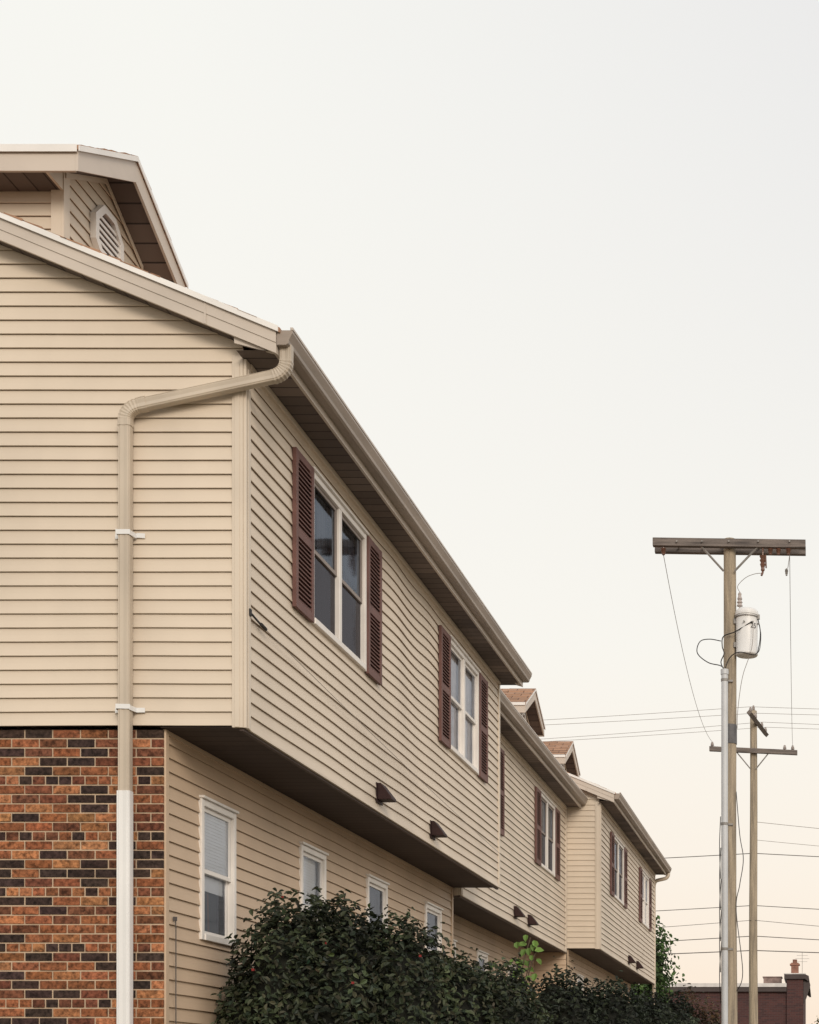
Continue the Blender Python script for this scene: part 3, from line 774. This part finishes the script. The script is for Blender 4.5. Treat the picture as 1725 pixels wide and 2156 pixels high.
def foliage(mb, blobs, density, size, tones, zmin=.1, lump=.16, shell=(.80,1.05), wid=.5, seed=0):
    for bi,(c,r) in enumerate(blobs):
        c=Vector(c); area=4*math.pi*((r[0]*r[1]+r[1]*r[2]+r[0]*r[2])/3)
        for _ in range(int(area*density)):
            d=rdir(); lum=noise.noise(d*2.3+Vector((seed+bi*3,0,0)))*lump+noise.noise(d*6+Vector((seed,bi,4)))*lump*.6
            t=random.uniform(*shell)
            if random.random()<.06: t+=random.uniform(.0,.11)
            s=t*(1+lum)
            p=c+Vector((d.x*r[0]*s,d.y*r[1]*s,d.z*r[2]*s))
            if p.z<zmin: continue
            inside=False
            for bj,(c2,r2) in enumerate(blobs):
                if bj!=bi:
                    q=p-Vector(c2)
                    if (q.x/r2[0])**2+(q.y/r2[1])**2+(q.z/r2[2])**2<.5: inside=True;break
            if inside: continue
            nn=(d+rdir()*.85+Vector((0,0,.35)))
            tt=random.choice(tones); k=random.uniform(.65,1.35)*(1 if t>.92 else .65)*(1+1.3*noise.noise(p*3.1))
            leaf(mb,p,nn,size*random.uniform(.55,1.25),tuple(x*max(.3,k) for x in tt),wid)
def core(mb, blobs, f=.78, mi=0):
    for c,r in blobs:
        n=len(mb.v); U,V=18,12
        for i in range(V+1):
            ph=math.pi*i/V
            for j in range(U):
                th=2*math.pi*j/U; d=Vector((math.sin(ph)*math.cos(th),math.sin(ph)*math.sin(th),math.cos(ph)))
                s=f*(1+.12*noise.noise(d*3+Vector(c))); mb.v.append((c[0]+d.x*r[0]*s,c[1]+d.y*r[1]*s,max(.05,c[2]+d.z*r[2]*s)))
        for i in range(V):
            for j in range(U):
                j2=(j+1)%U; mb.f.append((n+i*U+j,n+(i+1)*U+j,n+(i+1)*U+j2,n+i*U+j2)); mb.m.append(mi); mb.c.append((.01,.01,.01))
def stems(mb, base, blobs, r=.025):
    for c,rr in blobs:
        for k in range(4):
            d=rdir(); e=Vector(c)+Vector((d.x*rr[0]*.7,d.y*rr[1]*.7,abs(d.z)*rr[2]*.6))
            mid=Vector(base).lerp(e,.5)+Vector((random.uniform(-.1,.1),random.uniform(-.1,.1),.1))
            mb.tube([tuple(Vector(base)+Vector((random.uniform(-.08,.08),random.uniform(-.08,.08),0))),tuple(mid),tuple(e)],[r,r*.7,r*.35],6)

DG=[(.034,.047,.026),(.044,.060,.030),(.028,.041,.027),(.060,.074,.038),(.05,.05,.03)]
def plant(name,label,cat_,base,blobs,density,size,tones,corefac=.80,crown="foliage",trunk="stem",seed=0,lump=.16,shell=(.80,1.05),group=None,extra=None,r=.025,wid=.5,zmin=.1):
    T=thing(name,base,label,cat_,group)
    mb=MB(); stems(mb,base,blobs,r)
    build(trunk,mb,M_BARK,T)
    mb=MB(); foliage(mb,blobs,density,size,tones,seed=seed,lump=lump,shell=shell,wid=wid,zmin=zmin)
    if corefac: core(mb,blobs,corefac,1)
    if extra: extra(mb)
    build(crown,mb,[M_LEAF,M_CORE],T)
    return T
B1=[((-4.48,12.10,1.55),(.36,.50,1.0)),((-4.22,12.2,2.0),(.50,.60,1.05)),((-3.92,12.4,1.98),(.48,.70,1.05)),((-3.55,12.7,1.95),(.50,.70,.98)),((-3.22,13.2,1.80),(.48,.75,.90)),((-2.88,13.6,1.72),(.44,.7,.88))]
random.seed(3)
def sprigs(mb):
    for _ in range(60):
        c,r=random.choice(B1); d=rdir(); d.z=abs(d.z)+.25; d.normalize()
        p=Vector(c)+Vector((d.x*r[0],d.y*r[1],d.z*r[2]))*.95
        dr=(d+rdir()*.4).normalized()
        for k in range(6):
            q=p+dr*.025*k; tt=random.choice(DG)
            leaf(mb,q+rdir()*.02,d+rdir(),random.uniform(.04,.062),tuple(x*random.uniform(.8,1.5) for x in tt))
    for _ in range(30):
        c,r=random.choice(B1[:4]); d=rdir(); d.y=-abs(d.y)
        p=Vector(c)+Vector((d.x*r[0],d.y*r[1],d.z*r[2]))*1.03
        if p.z<2: continue
        s=.009
        mb.box(p.x-s,p.x+s,p.y-s,p.y+s,p.z-s,p.z+s,0,(.30,.03,.03))
plant("shrub","large dense dark green leafy shrub growing against the siding","bush",(-3.8,12.6,0),B1,1250,.061,DG,seed=1,group="dark green shrubs",zmin=1.0,extra=sprigs,lump=.20)
B2=[((-3.35,19.6,1.7),(.62,.8,1.32)),((-2.80,20.2,1.7),(.6,.8,1.24)),((-2.40,21.0,1.65),(.55,.8,1.22)),((-2.15,22.4,1.65),(.45,.8,1.22))]
plant("shrub","dense dark green shrub lower than its neighbour","bush",(-2.8,20.4,0),B2,800,.072,[(.028,.038,.024),(.036,.048,.028),(.022,.030,.022)],corefac=.86,seed=7,group="dark green shrubs",zmin=1.0,lump=.12)
B3=[((-2.25,26.0,1.9),(.42,.5,1.20)),((-1.90,26.3,1.85),(.34,.5,1.12))]
plant("shrub","sparse brownish twiggy shrub turning colour","bush",(-2.1,26.1,0),B3,800,.07,[(.10,.065,.04),(.07,.055,.03),(.13,.08,.045),(.05,.05,.03)],corefac=.72,seed=9,lump=.25,shell=(.6,1.1),group="dark green shrubs",zmin=1.0)
SP=thing("young_shoots",(-2.95,14.6,0),"bright green leafy shoots rising out of the dark shrub","plant")
a=MB(); a2=MB()
for (bx,tx,tz) in ((-3.0,-3.12,2.70),(-3.0,-2.80,2.98),(-2.98,-2.72,2.92),(-3.0,-2.90,2.88),(-3.0,-2.80,2.76)):
    pts=curve([(bx,14.6,0.1),(bx+.02,14.6,1.5),((bx+tx)/2,14.6,tz-.45),(tx,14.6,tz)]); a.tube(pts,.006,5)
    for k in range(13):
        t=1-k*.042; p=Vector(pts[int((len(pts)-1)*max(0,t))])
        sd=1 if k%2 else -1
        kk=random.uniform(.7,1.3)
        leaf(a2,p+Vector((sd*random.uniform(.02,.06),random.uniform(-.03,.03),random.uniform(-.04,.04))),Vector((random.uniform(-.6,.6),-.8,.5)),random.uniform(.065,.105),(.15*kk,.26*kk,.06*kk),.6)
build("stem",a,M_BARK,SP); build("leaves",a2,M_LEAF,SP)
TR=[((-4.60,40,4.85),(.72,.8,1.15)),((-4.45,40,3.4),(.55,.7,.9)),((-4.15,40.3,2.55),(.48,.6,.7)),((-5.0,40.4,3.6),(.9,.9,1.4))]
plant("tree","green leafy tree at the end of the row of houses","tree",(-4.5,40.1,0),TR,260,.12,[(.07,.13,.04),(.09,.16,.05),(.05,.10,.035)],corefac=.5,crown="crown",trunk="trunk",seed=12,lump=.35,shell=(.5,1.12),r=.06,wid=.6,zmin=.5)
TR2=[((.35,56,3.2),(.8,.9,1.1)),((.9,56.5,3.6),(1.0,1,1.3))]
plant("tree","yellowish green small tree beside the brick building","tree",(.6,56.2,0),TR2,160,.14,[(.16,.17,.05),(.11,.13,.05)],corefac=.4,crown="crown",trunk="trunk",seed=15,lump=.3,shell=(.5,1.1),r=.06,wid=.6)

# ================================================================= light
SUN_EL=math.radians(22); SUN_AZ=math.atan2(.42,-.9)   # from +Y towards +X
sd=Vector((math.sin(SUN_AZ)*math.cos(SUN_EL),math.cos(SUN_AZ)*math.cos(SUN_EL),math.sin(SUN_EL)))
ld=bpy.data.lights.new("sun",'SUN'); ld.energy=1.7; ld.angle=math.radians(22); ld.color=(1,.87,.72)
lo=bpy.data.objects.new("sun",ld); link(lo); lo.rotation_euler=sd.to_track_quat('Z','Y').to_euler(); lo.location=(0,-10,20)

w=bpy.data.worlds.new("World"); scene.world=w; w.use_nodes=True
nt=w.node_tree; N=nt.nodes; L=nt.links; N.clear()
out=N.new("ShaderNodeOutputWorld")
sky=N.new("ShaderNodeTexSky"); sky.sky_type='NISHITA'; sky.sun_disc=False; sky.sun_elevation=SUN_EL; sky.sun_rotation=SUN_AZ; sky.dust_density=4; sky.air_density=.8
b1=N.new("ShaderNodeBackground"); b1.inputs[1].default_value=.002; L.new(sky.outputs[0],b1.inputs[0])
tc=N.new("ShaderNodeTexCoord"); sx=N.new("ShaderNodeSeparateXYZ"); L.new(tc.outputs["Generated"],sx.inputs[0])
cr=N.new("ShaderNodeValToRGB"); L.new(sx.outputs[2],cr.inputs[0]); e=cr.color_ramp.elements
e[0].position=0.0; e[0].color=(.98,.75,.58,1); e[1].position=.55; e[1].color=(.925,.92,.875,1)
for p,c in ((.06,(.98,.83,.68)),(.14,(.97,.885,.775)),(.28,(.945,.92,.855))):
    q=e.new(p); q.color=(*c,1)
mr=N.new("ShaderNodeMapRange"); mr.inputs[1].default_value=-.34; mr.inputs[2].default_value=.12; mr.inputs[3].default_value=0; mr.inputs[4].default_value=1; L.new(sx.outputs[0],mr.inputs[0])
mz=N.new("ShaderNodeMapRange"); mz.inputs[1].default_value=.26; mz.inputs[2].default_value=.64; L.new(sx.outputs[2],mz.inputs[0])
mu=N.new("ShaderNodeMath"); mu.operation='MULTIPLY'; L.new(mr.outputs[0],mu.inputs[0]); L.new(mz.outputs[0],mu.inputs[1])
mx=N.new("ShaderNodeMix"); mx.data_type='RGBA'; L.new(mu.outputs[0],mx.inputs[0]); L.new(cr.outputs[0],mx.inputs[6]); mx.inputs[7].default_value=(.78,.775,.79,1)
b2=N.new("ShaderNodeBackground"); b2.inputs[1].default_value=1.0; L.new(mx.outputs[2],b2.inputs[0])
ad=N.new("ShaderNodeAddShader"); L.new(b1.outputs[0],ad.inputs[0]); L.new(b2.outputs[0],ad.inputs[1]); L.new(ad.outputs[0],out.inputs[0])

# ================================================================= camera (level view camera with rise and shift)
cd=bpy.data.cameras.new("camera"); co=bpy.data.objects.new("camera",cd); link(co)
co.location=(0,0,EYE); co.rotation_euler=(math.radians(90),0,0)
cd.sensor_fit='HORIZONTAL'; cd.sensor_width=36; cd.lens=36*3190/1725
cd.shift_x=-(1729-862.5)/1725; cd.shift_y=(2297-1078)/1725
cd.clip_start=.1; cd.clip_end=2000
scene.camera=co
scene.view_settings.view_transform='Standard'; scene.view_settings.look='None'; scene.view_settings.exposure=0
